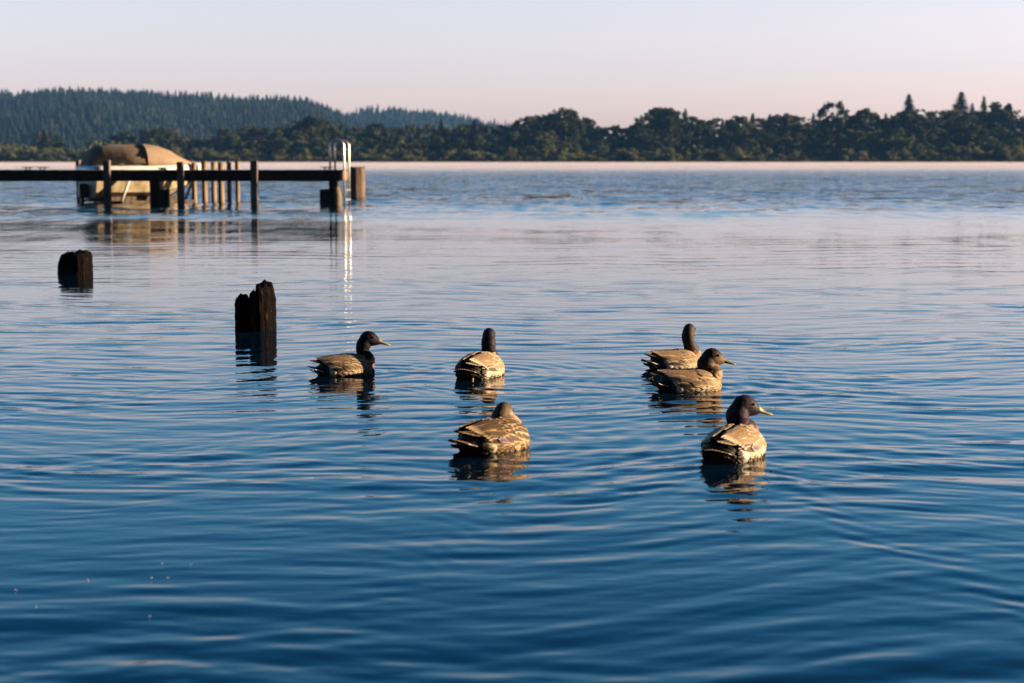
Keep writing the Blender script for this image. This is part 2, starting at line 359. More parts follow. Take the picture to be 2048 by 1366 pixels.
def proto(kind, v):
    """unit-height (10 m) tree prototypes: returns (trunk mesh, crown mesh)"""
    if (kind, v) in TREES: return TREES[(kind, v)]
    g = np.random.default_rng(100+v*7+sum(map(ord, kind))); H = 10.0
    sd_ = int(g.integers(1e6))
    if kind in ('leafy', 'mid'):
        k = 46; cent = []; rad = []
        for i in range(k):
            t = g.random(); z = H*(.30+.62*t); wd = 2.4*math.sin(PI*min(1, .2+.75*t))+.3; a = g.uniform(0, 6.28); q = wd*math.sqrt(g.random())
            cent.append((q*math.cos(a), q*math.sin(a), z)); rad.append(g.uniform(.35, .95)*(1.15-.4*t))
        V, F = leaves(cent, rad, 2300, .34, .8, .35, sd_)
    elif kind == 'dome':
        cent = []; rad = []
        for i in range(80):
            a = g.uniform(0, 6.28); ph = g.uniform(0, 1.45); q = 7.2
            cent.append((q*math.cos(a)*math.cos(ph), q*math.sin(a)*math.cos(ph)*.6, 2.6+6.6*math.sin(ph))); rad.append(g.uniform(.5, 1.3))
        for i in range(14): cent.append((g.uniform(-5, 5), g.uniform(-2, 2), g.uniform(2, 6))); rad.append(2)
        V, F = leaves(cent, rad, 8000, .34, .8, .5, sd_)
    elif kind == 'fan':
        cent = []; rad = []
        for i in range(13):
            a = R(-62+124*i/12); q = 3.6*g.uniform(.85, 1.1)
            cent.append((q*math.sin(a), g.uniform(-1, 1), 5.6+q*math.cos(a)*.95+.4)); rad.append(g.uniform(.45, .8))
            cent.append((q*.6*math.sin(a), g.uniform(-.8, .8), 5.6+q*.5*math.cos(a))); rad.append(g.uniform(.25, .4))
        
        for i in range(16): cent.append((g.uniform(-2.2, 2.2), g.uniform(-.8, .8), g.uniform(4.5, 8.2))); rad.append(g.uniform(.4, .75))
        V, F = leaves(cent, rad, 1500, .34, .8, .3, sd_)
    elif kind == 'airy':
        cent = [(g.normal(0, 1.3), g.normal(0, 1), H*(.35+.6*g.random())) for i in range(10)]; rad = [g.uniform(.4, .8) for i in cent]
        V, F = leaves(cent, rad, 520, .36, .8, .3, sd_)
    elif kind == 'shrub':
        cent = [(g.normal(0, 2.4), g.normal(0, 1.6), H*.08+H*.75*g.random()*g.random()) for i in range(16)]; rad = [g.uniform(1.2, 2.4) for i in cent]
        V, F = leaves(cent, rad, 2600, .55, .9, .3, sd_)
        V[:, 2] = np.abs(V[:, 2])
    elif kind == 'conifer':
        n = 1300; t = g.random(n)**.62; z = H*(.06+.92*t); wd = (1-t)**1.05*2.3*(.55+.6*g.random(n))+.05
        a = g.uniform(0, 6.28, n); q = wd*np.sqrt(g.random(n)*.8+.2)
        c = np.stack([q*np.cos(a), q*np.sin(a), z-q*.35], 1)
        d = np.stack([np.cos(a), np.sin(a), -.35+0*a], 1); b = np.stack([-np.sin(a), np.cos(a), g.normal(0, .3, n)], 1)
        s = ((.20+.32*g.random(n))*(.28+.95*(1-t)))[:, None]
        V = np.stack([c-d*s-b*s*.5, c-d*s+b*s*.5, c+d*s+b*s*.25, c+d*s-b*s*.25], 1).reshape(-1, 3); F = np.arange(4*n).reshape(n, 4)
    crown = np_mesh('crown', V, F)
    tm = None
    if kind != 'shrub':
        if kind == 'conifer': bm = bmesh.new(); tube(bm, [(0, 0, -.5), (0, 0, 5), (0, 0, 9.7)], [.2, .12, .02], 6)
        elif kind == 'fan':
            bm = bmesh.new(); tube(bm, [(0, 0, -.5), (.1, 0, 3), (0, 0, 5.2)], [.28, .2, .16], 6)
            for i in range(9):
                a = R(-55+110*i/8); tube(bm, [(0, 0, 4.9), (1.6*math.sin(a), 0, 5.4+1.6*math.cos(a)), (3.5*math.sin(a), 0, 5.6+3.5*math.cos(a))], [.1, .06, .03], 4)
        elif kind == 'dome': bm = trunk_bm(H, .5, 0, sd_, 9, .75)
        else: bm = trunk_bm(H, .2, float(g.uniform(-.06, .06)), sd_)
        tm = bpy.data.meshes.new('trunk'); bm.to_mesh(tm); bm.free(); tm.materials.append(M['bark'])
    TREES[(kind, v)] = (tm, crown)
    return TREES[(kind, v)]
LM = {'leafy': 'leaf_dark', 'dome': 'leaf_dark', 'fan': 'leaf_dark', 'airy': 'leaf_dark', 'mid': 'leaf_mid', 'conifer': 'leaf_conifer', 'shrub': 'leaf_shrub'}
TR = random.Random(5)
def where(px):
    return 'near the left edge of the photo' if px < 150 else 'behind the boat and dock' if px < 520 else 'behind the swim ladder' if px < 740 else 'left of the broad dome shaped tree' if px < 1070 else \
        'behind the broad dome shaped tree' if px < 1190 else 'between the dome and fan shaped trees' if px < 1640 else 'right of the fan shaped tree'
def plant(kind, v, px, ytop, D, label, cat, group, name, wfac=1.0, z0=None):
    tm, cm = proto(kind, v)
    if not cm.materials: cm.materials.append(M[LM[kind]])
    p = at(px, ytop, D)
    if z0 is None: z0 = float(shore_h(np.array(p.x), np.array(D)))-.05 if D < 1200 else float(hill_h(np.array(p.x), np.array(D)))-.5
    s = max((p.z-z0)/10.0, .12)
    if kind == 'shrub':
        o = bpy.data.objects.new(name, cm); COL.objects.link(o); o.location = (p.x, D, z0); o.scale = (s*wfac, s*wfac, s)
        o.rotation_euler = (0, 0, TR.uniform(0, 6.28))
    else:
        o = empty(name, (p.x, D, z0)); o.scale = (s*wfac, s*wfac, s); o.rotation_euler = (0, 0, 0 if kind in ('fan', 'dome') else TR.uniform(0, 6.28))
        a = bpy.data.objects.new('trunk', tm); a.parent = o; COL.objects.link(a)
        b = bpy.data.objects.new('crown', cm); b.parent = o; COL.objects.link(b)
    return tag(o, label, cat, group)
SKYL = [(-260, 280), (0, 284), (60, 288), (84, 262), (100, 258), (120, 284), (200, 286), (240, 262), (290, 258), (330, 250), (350, 262), (420, 272), (440, 252), (480, 250), (500, 246), (565, 248), (585, 236),
        (640, 232), (675, 240), (690, 250), (740, 247), (800, 242), (850, 248), (880, 240), (915, 250), (930, 238), (990, 240), (1020, 246), (1045, 236), (1070, 228), (1105, 226), (1180, 232), (1200, 252), (1225, 246), (1250, 250),
        (1280, 240), (1310, 214), (1345, 212), (1380, 222), (1410, 232), (1440, 232), (1470, 228), (1500, 225), (1560, 224), (1620, 226), (1640, 232), (1690, 228), (1710, 216), (1740, 212), (1765, 222), (1800, 220), (1850, 216), (1900, 220),
        (1950, 216), (2000, 206), (2048, 214), (2300, 205)]
G1 = 'trees of the dark wood on the far shore'
x = -70
i = 0
while x < 2120:                               # the wood's skyline row
    y = float(interp(x, SKYL)); D = TR.uniform(690, 760)
    if y < 274:
        kind = 'conifer' if TR.random() < (.22 if x > 1500 else .12) else 'leafy'
        plant(kind, TR.randrange(5), x, y+TR.uniform(-5, 7), D, ('dark leafy tree' if kind == 'leafy' else 'dark conifer')+' in the far skyline '+where(x), 'tree', G1, 'leafy_tree' if kind == 'leafy' else 'conifer_tree', TR.uniform(1.0, 1.5) if kind == 'leafy' else TR.uniform(1.4, 1.9))
    x += TR.uniform(11, 18)
G2 = 'shorter trees in front of the dark wood'
x = -60
while x < 2110:
    y = float(interp(x, SKYL)); y2 = y+(322-y)*TR.uniform(.28, .5)
    if y < 280:
        plant('leafy', TR.randrange(5), x, y2, TR.uniform(664, 684), 'shorter dark leafy tree before the skyline trees '+where(x), 'tree', G2, 'leafy_tree', TR.uniform(1.1, 1.6))
    x += TR.uniform(16, 25)
G3 = 'pale green young trees along the far shore'
for px, yt in ((1000, 285), (1028, 262), (1060, 270), (1085, 262), (1312, 280), (1690, 272), (1712, 282), (1740, 262), (1760, 258), (1775, 268), (1800, 255), (1838, 284), (1860, 286), (1880, 292), (1900, 283), (1920, 290), (1940, 282),
               (1985, 276), (2002, 282), (2030, 272), (1990, 300), (1500, 276), (1590, 285), (880, 272), (920, 275), (960, 270), (740, 275), (600, 268), (635, 274), (560, 272), (800, 270), (470, 268), (1400, 288), (1200, 282), (1150, 285), (300, 275), (250, 278), (700, 268)):
    plant('mid', TR.randrange(4), px, yt, TR.uniform(648, 658), 'paler green young tree edging the far wood '+where(px), 'tree', G3, 'young_tree', TR.uniform(1.3, 1.8))
G4 = 'olive shrubs along the far shoreline'
x = -60
while x < 2110:
    yt = TR.uniform(288, 304) if x > 150 else TR.uniform(288, 296)
    plant('shrub', TR.randrange(4), x, yt, TR.uniform(641, 648), 'olive green shrub on the far shoreline '+where(x), 'shrub', G4, 'shore_shrub', TR.uniform(.9, 1.5), .1)
    x += TR.uniform(8, 13)
x = -60
while x < 2110:
    plant('shrub', TR.randrange(4), x, TR.uniform(308, 316), TR.uniform(638, 641), 'low olive shrub at the far water edge '+where(x), 'shrub', 'low shrubs at the far water edge', 'low_shrub', TR.uniform(1.5, 2.6), .02)
    x += TR.uniform(18, 28)
# trees one can single out
plant('dome', 0, 1128, 214, 676, 'broad dome shaped dark tree standing highest in the middle of the far shore', 'tree', None, 'dome_tree', .62)
plant('dome', 1, 625, 228, 678, 'wide dark clump crowned tree behind the dock ladder on the far shore', 'tree', None, 'dome_tree', .50)
plant('fan', 0, 1667, 202, 690, 'fan shaped open crowned tree rising above the right part of the wood', 'tree', None, 'fan_tree', .8)
plant('airy', 0, 1287, 214, 700, 'sparse thin tree showing sky through it, left of the tall ragged tree', 'tree', None, 'sparse_tree', .8)
plant('leafy', 7, 1330, 205, 690, 'tall ragged leafy tree right of the gap in the wood', 'tree', None, 'leafy_tree', 1.2)
plant('airy', 1, 1370, 211, 700, 'thin pointed leafy tree just right of the tall ragged tree', 'tree', None, 'sparse_tree', .5)
plant('conifer', 5, 1818, 185, 820, 'pointed conifer standing above the wood left of the tallest conifer', 'tree', None, 'conifer_tree', 1.9)
plant('conifer', 6, 1923, 181, 820, 'tallest and broadest conifer at the right end of the far wood', 'tree', None, 'conifer_tree', 2.3)
plant('conifer', 7, 1968, 190, 820, 'slim pointed conifer right of the tallest conifer', 'tree', None, 'conifer_tree', 1.3)
plant('conifer', 8, 1945, 204, 815, 'small conifer between the tallest conifer and the slim one', 'tree', None, 'conifer_tree', 1.4)
plant('leafy', 8, 1988, 200, 800, 'round topped tree right of the slim conifer', 'tree', None, 'leafy_tree', 1.1)
plant('leafy', 9, 2015, 201, 800, 'round topped tree nearest the right edge of the skyline', 'tree', None, 'leafy_tree', 1.0)
plant('conifer', 9, 88, 256, 668, 'dark lone conifer above the low shrubs near the left edge', 'tree', None, 'conifer_tree', 1.3)
# hillside forest: skyline conifers one by one, the slope behind them as one mass
G5 = 'conifers along the skyline of the far hills'
x = -70
while x < 1060:
    r1, r2 = float(interp(x, RIDGE1)), float(interp(x, RIDGE2)); D = D1 if r1 < r2 else D2; y = min(r1, r2)
    plant('conifer', TR.randrange(5), x, y-TR.choice((4, 6, 8, 9, 11, 13, 16))-TR.uniform(0, 2), D-TR.uniform(0, 25), 'blue green conifer on the skyline of the '+('higher left hill' if r1 < r2 else 'lower paler hill at its right'), 'tree', G5, 'hill_conifer', TR.uniform(.8, 1.25))
    x += TR.uniform(3.6, 6.5)
def undergrowth():
    g = np.random.default_rng(21); n = 70000; X = g.uniform(-330, 330, n); Y = g.uniform(655, 780, n); z = 1.0+6.5*g.random(n)**1.1*(.7+.3*np.sin(X*.11)+.2*np.sin(X*.31+1))
    c = np.stack([X, Y, z], 1); a = g.normal(size=(n, 3)); a /= np.linalg.norm(a, axis=1)[:, None]; b = np.cross(a, g.normal(size=(n, 3))); b /= np.linalg.norm(b, axis=1)[:, None]; s_ = (.35+.6*g.random(n))[:, None]
    V = np.stack([c-a*s_-b*s_*.6, c+a*s_-b*s_*.8, c+a*s_*.7+b*s_, c-a*s_*.8+b*s_*.7], 1).reshape(-1, 3)
    tag(link_mesh('undergrowth', np_mesh('undergrowth', V, np.arange(4*n).reshape(n, 4)), M['leaf_dark']), 'tangled dark undergrowth between the trunks of the far wood', 'undergrowth', kind='stuff')
undergrowth()
def reeds():
    g = np.random.default_rng(22); n = 60000; X = g.uniform(-330, 330, n); Y = g.uniform(636.5, 646, n); hh = (1.7+.9*np.sin(X*.09)+.5*np.sin(X*.23+1)+.4*np.sin(X*.9))*np.where(X < -60, 1.35, 1)
    z0 = g.random(n)*hh*.7; h = hh*(.25+.35*g.random(n)); w = .10+.22*g.random(n); a = g.uniform(0, PI, n); lx = g.normal(0, .25, n)*h
    P0 = np.stack([X-w*np.cos(a), Y-w*np.sin(a), z0], 1); P1 = np.stack([X+w*np.cos(a), Y+w*np.sin(a), z0], 1); P2 = np.stack([X+lx+w*.2, Y, z0+h], 1); P3 = np.stack([X+lx-w*.2, Y, z0+h], 1)
    V = np.stack([P0, P1, P2, P3], 1).reshape(-1, 3)
    tag(link_mesh('reeds', np_mesh('reeds', V, np.arange(4*n).reshape(n, 4)), M['leaf_shrub']), 'low band of green reeds along the far waterline', 'reeds', kind='stuff')
reeds()
def forest():
    g = np.random.default_rng(3); n = 21000
    px = g.uniform(-420, 1300, n); Y = np.where(g.random(n) < .62, g.uniform(1270, D1+20, n), g.uniform(2150, D2+20, n)); X = (px-1024)/FPX*Y
    Z = hill_h(X, Y); keep = Z > 4; X, Y, Z = X[keep], Y[keep], Z[keep]; n = len(X)
    h = (4+9*g.random(n)**1.6)*(1+.14*np.sin(X*.021+Y*.007)+.12*np.sin(X*.047))*np.where(Y > 2050, 1.25, 1); r = h*g.uniform(.18, .32, n)
    V = []; F = []; K = 5; base = 0
    for lev, (z0, z1, rr) in enumerate(((-.05, .5, 1.0), (.28, .78, .7), (.58, 1.0, .42))):
        ang = g.uniform(0, 6.28, n)
        ring = []
        for k in range(K):
            a = ang+2*PI*k/K; q = r*rr*g.uniform(.7, 1.25, n)
            ring.append(np.stack([X+q*np.cos(a), Y+q*np.sin(a), Z+h*z0], 1))
        apex = np.stack([X+g.normal(0, .2, n), Y, Z+h*z1], 1)
        P = np.stack(ring+[apex], 1).reshape(-1, 3); V.append(P)
        idx = base+np.arange(n)[:, None]*(K+1)
        for k in range(K): F.append(np.concatenate([idx+k, idx+(k+1) % K, idx+K], 1))
        base += len(P)
    o = link_mesh('hillside_forest', np_mesh('hillside_forest', np.vstack(V), np.vstack(F)), M['leaf_hill'])
    tag(o, 'conifer forest covering the slopes of the distant blue hills', 'forest', kind='stuff')
forest()

# ------------------------------------------------------------------ dock
YF = Yof(410)                                  # front face of the dock
def zat(py, Y): return at(1024, py, Y).z
def xat(px, Y): return at(px, 400, Y).x
ZT, ZB = zat(340, YF), zat(362.5, YF)
XE = xat(688, YF); XW = xat(-330, YF)
dock = empty('dock', ((XE+XW)/2, YF+.7, 0)); tag(dock, 'long dark timber dock reaching in from the left edge', 'dock')
OX, OY = (XE+XW)/2, YF+.7
def rel(bm):
    bmesh.ops.translate(bm, verts=bm.verts, vec=(-OX, -OY, 0)); return bm
bm = bmesh.new(); box(bm, XW, XE-.14, YF, YF+.12, ZB, ZT-.04, .008); obj('side_beam', rel(bm), M['wood_dark'], dock, smooth=False)
bm = bmesh.new(); box(bm, XW, XE-.14, YF+1.3, YF+1.42, ZB, ZT-.04, .008); obj('side_beam', rel(bm), M['wood_dark'], dock, smooth=False)
bm = bmesh.new(); box(bm, XE-.137, XE-.02, YF-.02, YF+1.44, ZB+.02, ZT-.045, .008); obj('end_beam', rel(bm), M['wood_end'], dock, smooth=False)
bm = bmesh.new(); g = random.Random(2); xx = XW
while xx < XE:
    wd = .14; box(bm, xx, min(xx+wd-.008, XE+.01), YF-.04+g.uniform(-.012, .012), YF+1.46+g.uniform(-.012, .012), ZT-.037, ZT+g.uniform(-.004, .004)); xx += wd
obj('deck_boards', rel(bm), M['deck'], dock, smooth=False)
for px, yt, wpx in ((215.5, 320.5, 13), (362, 323.5, 13), (509.5, 321.5, 14)):       # square posts on the near face
    wd = wpx/FPX*YF; xc = xat(px, YF-.1); bm = bmesh.new()
    box(bm, xc-wd/2, xc+wd/2, YF-.003-wd, YF-.003, -.6, zat(yt, YF-.1), .012); obj('square_post', rel(bm), M['wood_grey'], dock, smooth=False)
for px, dy in ((308, .2), (308, 1.05), (667, .12), (667, 1.1), (-60, .2), (-150, .2)):
    xc = xat(px, YF+dy); bm = bmesh.new(); tube(bm, [(xc, YF+dy+.15, -.6), (xc+.01, YF+dy+.15, .5), (xc, YF+dy+.15, ZB+.02)], [.17, .165, .16], 14); obj('round_pile', rel(bm), M['wood_dark'], dock)
bm = bmesh.new(); x0, x1 = xat(639, YF), xat(676, YF); box(bm, x0, x1-.12, YF+.02, YF+1.2, -.05, zat(379, YF), .02); obj('crib_block', rel(bm), M['wood_dark'], dock, smooth=False)
bm = bmesh.new(); tube(bm, [(x1-.02, YF+.1, -.5), (x1-.03, YF+.1, .3), (x1-.05, YF+.1, zat(374, YF))], [.13, .13, .10], 12); obj('mooring_stub', rel(bm), M['wood_pile'], dock)
bm = bmesh.new(); box(bm, xat(298, YF), xat(330, YF), YF+.5, YF+.8, -.1, zat(379, YF), .02); obj('crib_block', rel(bm), M['wood_dark'], dock, smooth=False)
def cleat(px, s, dy=.05):
    xc = xat(px, YF+dy); bm = bmesh.new()
    for q in (-.07, .07): tube(bm, [(xc+q*s, YF+dy, ZT), (xc+q*s*.8, YF+dy, ZT+.07*s)], [.022*s, .016*s], 6)
    tube(bm, [(xc-.21*s, YF+dy, ZT+.095*s), (xc-.1*s, YF+dy, ZT+.078*s), (xc+.1*s, YF+dy, ZT+.078*s), (xc+.21*s, YF+dy, ZT+.095*s)], [.008*s, .018*s, .018*s, .008*s], 6)
    box(bm, xc-.1*s, xc+.1*s, YF+dy-.03, YF+dy+.03, ZT+.003, ZT+.014)
    obj('cleat', rel(bm), M['iron'], dock)
for px, s in ((58, 1.0), (87, 1.0), (655, 1.05), (323, .8)): cleat(px, s)
# swim ladder on the dock end
LY = YF+.15; lad = empty('swim_ladder', (XE+.05, LY+.25, 0)); tag(lad, 'bright steel swim ladder with twin arched handrails at the dock end', 'ladder')
LO = Vector((-(XE+.05), -(LY+.25), 0))
for q, (dx, dy) in enumerate(((0, 0), (.105, .5))):
    xl, xr = xat(661, LY)+dx, xat(689, LY)+dx; zt = zat(279.5, LY); rr = (xr-xl)/2; zc = zt-rr
    pts = [Vector((xl, LY+dy, ZT+.004)), Vector((xl, LY+dy, zc-.2))]+[Vector((xl+rr-rr*math.cos(a), LY+dy, zc+rr*math.sin(a))) for a in np.linspace(0, PI, 15)]+[Vector((xr, LY+dy, zc-.3)), Vector((xr, LY+dy, -.55))]
    bm = bmesh.new(); tube(bm, [p+LO for p in pts], .030, 12); o = obj('handrail', bm, M['steel'], lad)
    bm = bmesh.new(); tube(bm, [Vector((xl, LY+dy, ZT+.002))+LO, Vector((xl, LY+dy, ZT+.02))+LO], .06, 12); obj('base_plate', bm, M['steel'], lad)
xr = xat(689, LY)
for z in (.46, .16, -.14):
    bm = bmesh.new(); Mx = Matrix.Shear('XZ', 4, (0, 0)) if False else None
    p0 = Vector((xr, LY+.0, z))+LO; p1 = Vector((xr+.105, LY+.5, z))+LO; d = (p1-p0).normalized(); n_ = d.cross(Vector((0, 0, 1)))
    vs = [bm.verts.new(p+n_*a*.045+Vector((0, 0, b*.014))) for p in (p0, p1) for a in (-1, 1) for b in (-1, 1)]
    for f in ((0,1,3,2),(4,6,7,5),(0,4,5,1),(2,3,7,6),(0,2,6,4),(1,5,7,3)): bm.faces.new([vs[k] for k in f])
    obj('step', bm, M['steel'], lad, smooth=False)
# the thick piling right behind the ladder, and the row of thin pilings beside the boat
def piling(px, ytop, ybase, wpx, mat, label, cat='piling', group=None, name='piling', seed=0, rough=.03):
    g0 = ground(px, ybase); r = wpx/FPX*g0.y/2; zt = zat(ytop, g0.y); g = random.Random(seed); nn = 28; bm = bmesh.new(); rings = []
    ph = [g.uniform(0, 6.28) for _ in range(4)]
    zs = [-.6, -.2]+[zt*k/7 for k in range(0, 8)]
    for zi, z in enumerate(zs):
        ring = []
        for k in range(nn):
            a = 2*PI*k/nn; q = r*(1+rough*math.sin(3*a+ph[0]+z)+rough*.7*math.sin(7*a+ph[1])+rough*.4*math.sin(13*a+ph[2]))
            top = (zi == len(zs)-1)
            ring.append((q*math.cos(a), q*math.sin(a), z+(rough*r*2*math.sin(2*a+ph[3]) if top else 0)))
        rings.append(ring)
    loft(bm, rings)
    o = obj(name, bm, mat, None, (g0.x, g0.y, 0)); tag(o, label, cat, group); return o
piling(714, 334, 394, 31, M['wood_pile2'], 'thick brown round piling standing in the water behind the swim ladder', name='thick_piling', seed=4, rough=.05)
GP = 'thin pilings between the boat and the tall dock post'
names = ['thin tan piling nearest the boat', 'second thin piling from the boat, lit yellow', 'third thin piling from the boat, with a dark band', 'fourth and thickest of the thin pilings', 'fifth thin piling from the boat', 'thin piling farthest from the boat, standing alone at the right end of the row']
for k, (px, yt, yb, wp) in enumerate(((389, 325.5, 404, 10), (409.5, 323, 402.5, 11), (428, 324, 402, 10.5), (443, 325, 406, 12), (459, 323.5, 403.5, 9), (475.5, 323, 403.5, 8.5))):
    piling(px, yt, yb, wp, M['wood_pile'], names[k], group=GP, seed=20+k)
piling(159, 320.5, 401, 11, M['wood_pile'], 'thin piling left of the boat bow, rising just above the dock', seed=33)

# ------------------------------------------------------------------ boat (stern to the left, heading away to the right)
BY = 57.5; BC = Vector((xat(284, BY), BY, 0)); BH = R(33)
boat = empty('motor_boat', BC, BH); tag(boat, 'white motor boat with stained hull moored behind the dock', 'boat')
LB, BB = 3.75, 1.02
def bst(t): # half width at station t(0 stern..1 bow)
    return BB*(1-max(0, (t-.35)/.65)**2.3)*(.95+.05*min(1, t*5))
def bx(t): return -LB/2+LB*t
def hull_ring(t):
    b = bst(t); k = max(0, (t-.55)/.45); zk = .02+.75*k**2.2; zc = .34+.45*k**1.6; zg = .98+.10*t
    pts = [(0, zk), (b*.45, zk+(zc-zk)*.5), (b*.88, zc), (b*.97, (zc+zg)/2), (b, zg)]
    return [Vector((bx(t)+(.22*k if z > .5 else 0), y, z)) for y, z in pts], zg
bm = bmesh.new(); prev = None
ts = [0, .06, .15, .3, .45, .6, .72, .82, .9, .96, 1.0]
rings = []
for t in ts:
    r_, zg = hull_ring(t); rings.append([Vector((p.x, -p.y, p.z)) for p in r_[::-1][:-1]]+r_)
vr = [[bm.verts.new(p) for p in r_] for r_ in rings]
for a, b in zip(vr, vr[1:]):
    for k in range(len(a)-1): bm.faces.new((a[k], a[k+1], b[k+1], b[k]))
bm.faces.new(vr[0]); bmesh.ops.recalc_face_normals(bm, faces=bm.faces)
obj('hull', bm, M['hull'], boat, smooth=False)
bm = bmesh.new(); rings = []     # white topsides band and deck
for t in ts:
    b = bst(t)+.03; z0, z1 = .90+.10*t, 1.19+.06*t; k = max(0, (t-.55)/.45); X_ = bx(t)+.22*k+(.02 if t == 1 else -.03 if t == 0 else 0)
    rings.append([(X_, -b, z0), (X_, -b-.02, z0+.05), (X_, -b, z0+.1), (X_, -b*.93, z1-.03), (X_, -b*.85, z1), (X_, 0, z1+.02), (X_, b*.85, z1), (X_, b*.93, z1-.03), (X_, b, z0+.1), (X_, b+.02, z0+.05), (X_, b, z0)])
loft(bm, rings); bmesh.ops.recalc_face_normals(bm, faces=bm.faces); obj('gunwale', bm, M['gel'], boat)
bm = bmesh.new(); box(bm, bx(0)-.30, bx(0)-.02, -.13, .13, .15, .62, .04); box(bm, bx(0)-.24, bx(0)-.12, -.05, .05, -.35, .16, .02); obj('outdrive', bm, M['black'], boat, smooth=False)
for t, sd_ in ((.22, -1), (.55, -1), (.8, -1)):
    bm = bmesh.new(); b = bst(t)*.9*sd_; z = 1.2+.06*t
    tube(bm, [(bx(t)-.12, b, z+.06), (bx(t)-.04, b, z+.045), (bx(t)+.04, b, z+.045), (bx(t)+.12, b, z+.06)], [.01, .018, .018, .01], 6)
    tube(bm, [(bx(t), b, z-.03), (bx(t), b, z+.04)], .02, 6); obj('mooring_cleat', bm, M['iron'], boat)
# canvas cover with a tall frame underneath
bm = bmesh.new(); rings = []
for t, zt, wf, wt in ((.015, 1.22, .95, .9), (.035, 1.55, .95, .84), (.08, 1.86, .96, .80), (.15, 1.97, .97, .78), (.30, 2.0, .98, .78), (.47, 2.03, .98, .78), (.50, 2.02, .98, .78), (.62, 1.98, .98, .72), (.72, 1.80, .97, .62), (.81, 1.57, .95, .5), (.90, 1.38, .9, .4), (.965, 1.28, .8, .3)):
    b = bst(t); zb = 1.19+.06*t-.005; n = 14; ring = []
    for k in range(n+1):
        a = PI*k/n; c, s_ = math.cos(a), math.sin(a); q = b*(wf+(wt-wf)*min(1, s_*1.05))
        sag = .02*math.sin(k*1.9+t*17)+.015*math.sin(t*40+k)
        yy = -q*math.copysign(abs(c)**.55, c); cut = max(0, 1-t/.47); yy = yy+(b*1.05*cut*(1-yy/b)/2 if yy < b else 0)
        ring.append((bx(t)+.2*max(0, (t-.55)/.45), yy, zb+(zt-zb)*.86*abs(s_)**.6+sag*s_))
    rings.append(ring)
loft(bm, rings); bmesh.ops.recalc_face_normals(bm, faces=bm.faces)
cov = obj('boat_cover', bm, M['canvas'], None); cov.location = BC; cov.rotation_euler = (0, 0, BH); tag(cov, 'tan canvas cover stretched in a high hump over the white boat', 'boat cover')
bm = bmesh.new()
pts = []
for k in range(15):
    a = PI*k/14; c, s_ = math.cos(a), math.sin(a); t = .47; b = bst(t); q = b*(.98+(.78-.98)*min(1, s_*1.05)); pts.append((bx(t), -q*math.copysign(abs(c)**.55, c)*1.012, 1.21+(2.03-1.21)*.86*abs(s_)**.6+.004))
tube(bm, pts, .03, 6); obj('seam_strap', bm, M['canvas'], cov)
# boat lift cradle
lift = empty('boat_lift', BC, BH); tag(lift, 'pale metal boat lift cradle with slanting struts under the boat', 'boat lift')
for sx_ in (-1.25, .95):
    bm = bmesh.new(); box(bm, sx_-.05, sx_+.05, -1.35, 1.35, -.10, .018, .01); obj('cross_beam', bm, M['lift'], lift, smooth=False)
    for sy in (-1, 1):
        bm = bmesh.new(); tube(bm, [(sx_, sy*1.3, -.08), (sx_+.42, sy*1.22, .86)], .05, 8); obj('strut', bm, M['lift'], lift)
for sy in (-1, 1):
    bm = bmesh.new(); box(bm, -1.5, 1.2, sy*.5-.05, sy*.5+.05, .021, .19, .01); obj('bunk', bm, M['wood_pile2'], lift, smooth=False)
    bm = bmesh.new(); box(bm, -1.6, 1.3, sy*1.42-.06, sy*1.42+.06, -.12, .07, .01); obj('side_rail', bm, M['wood_pile2'], lift, smooth=False)

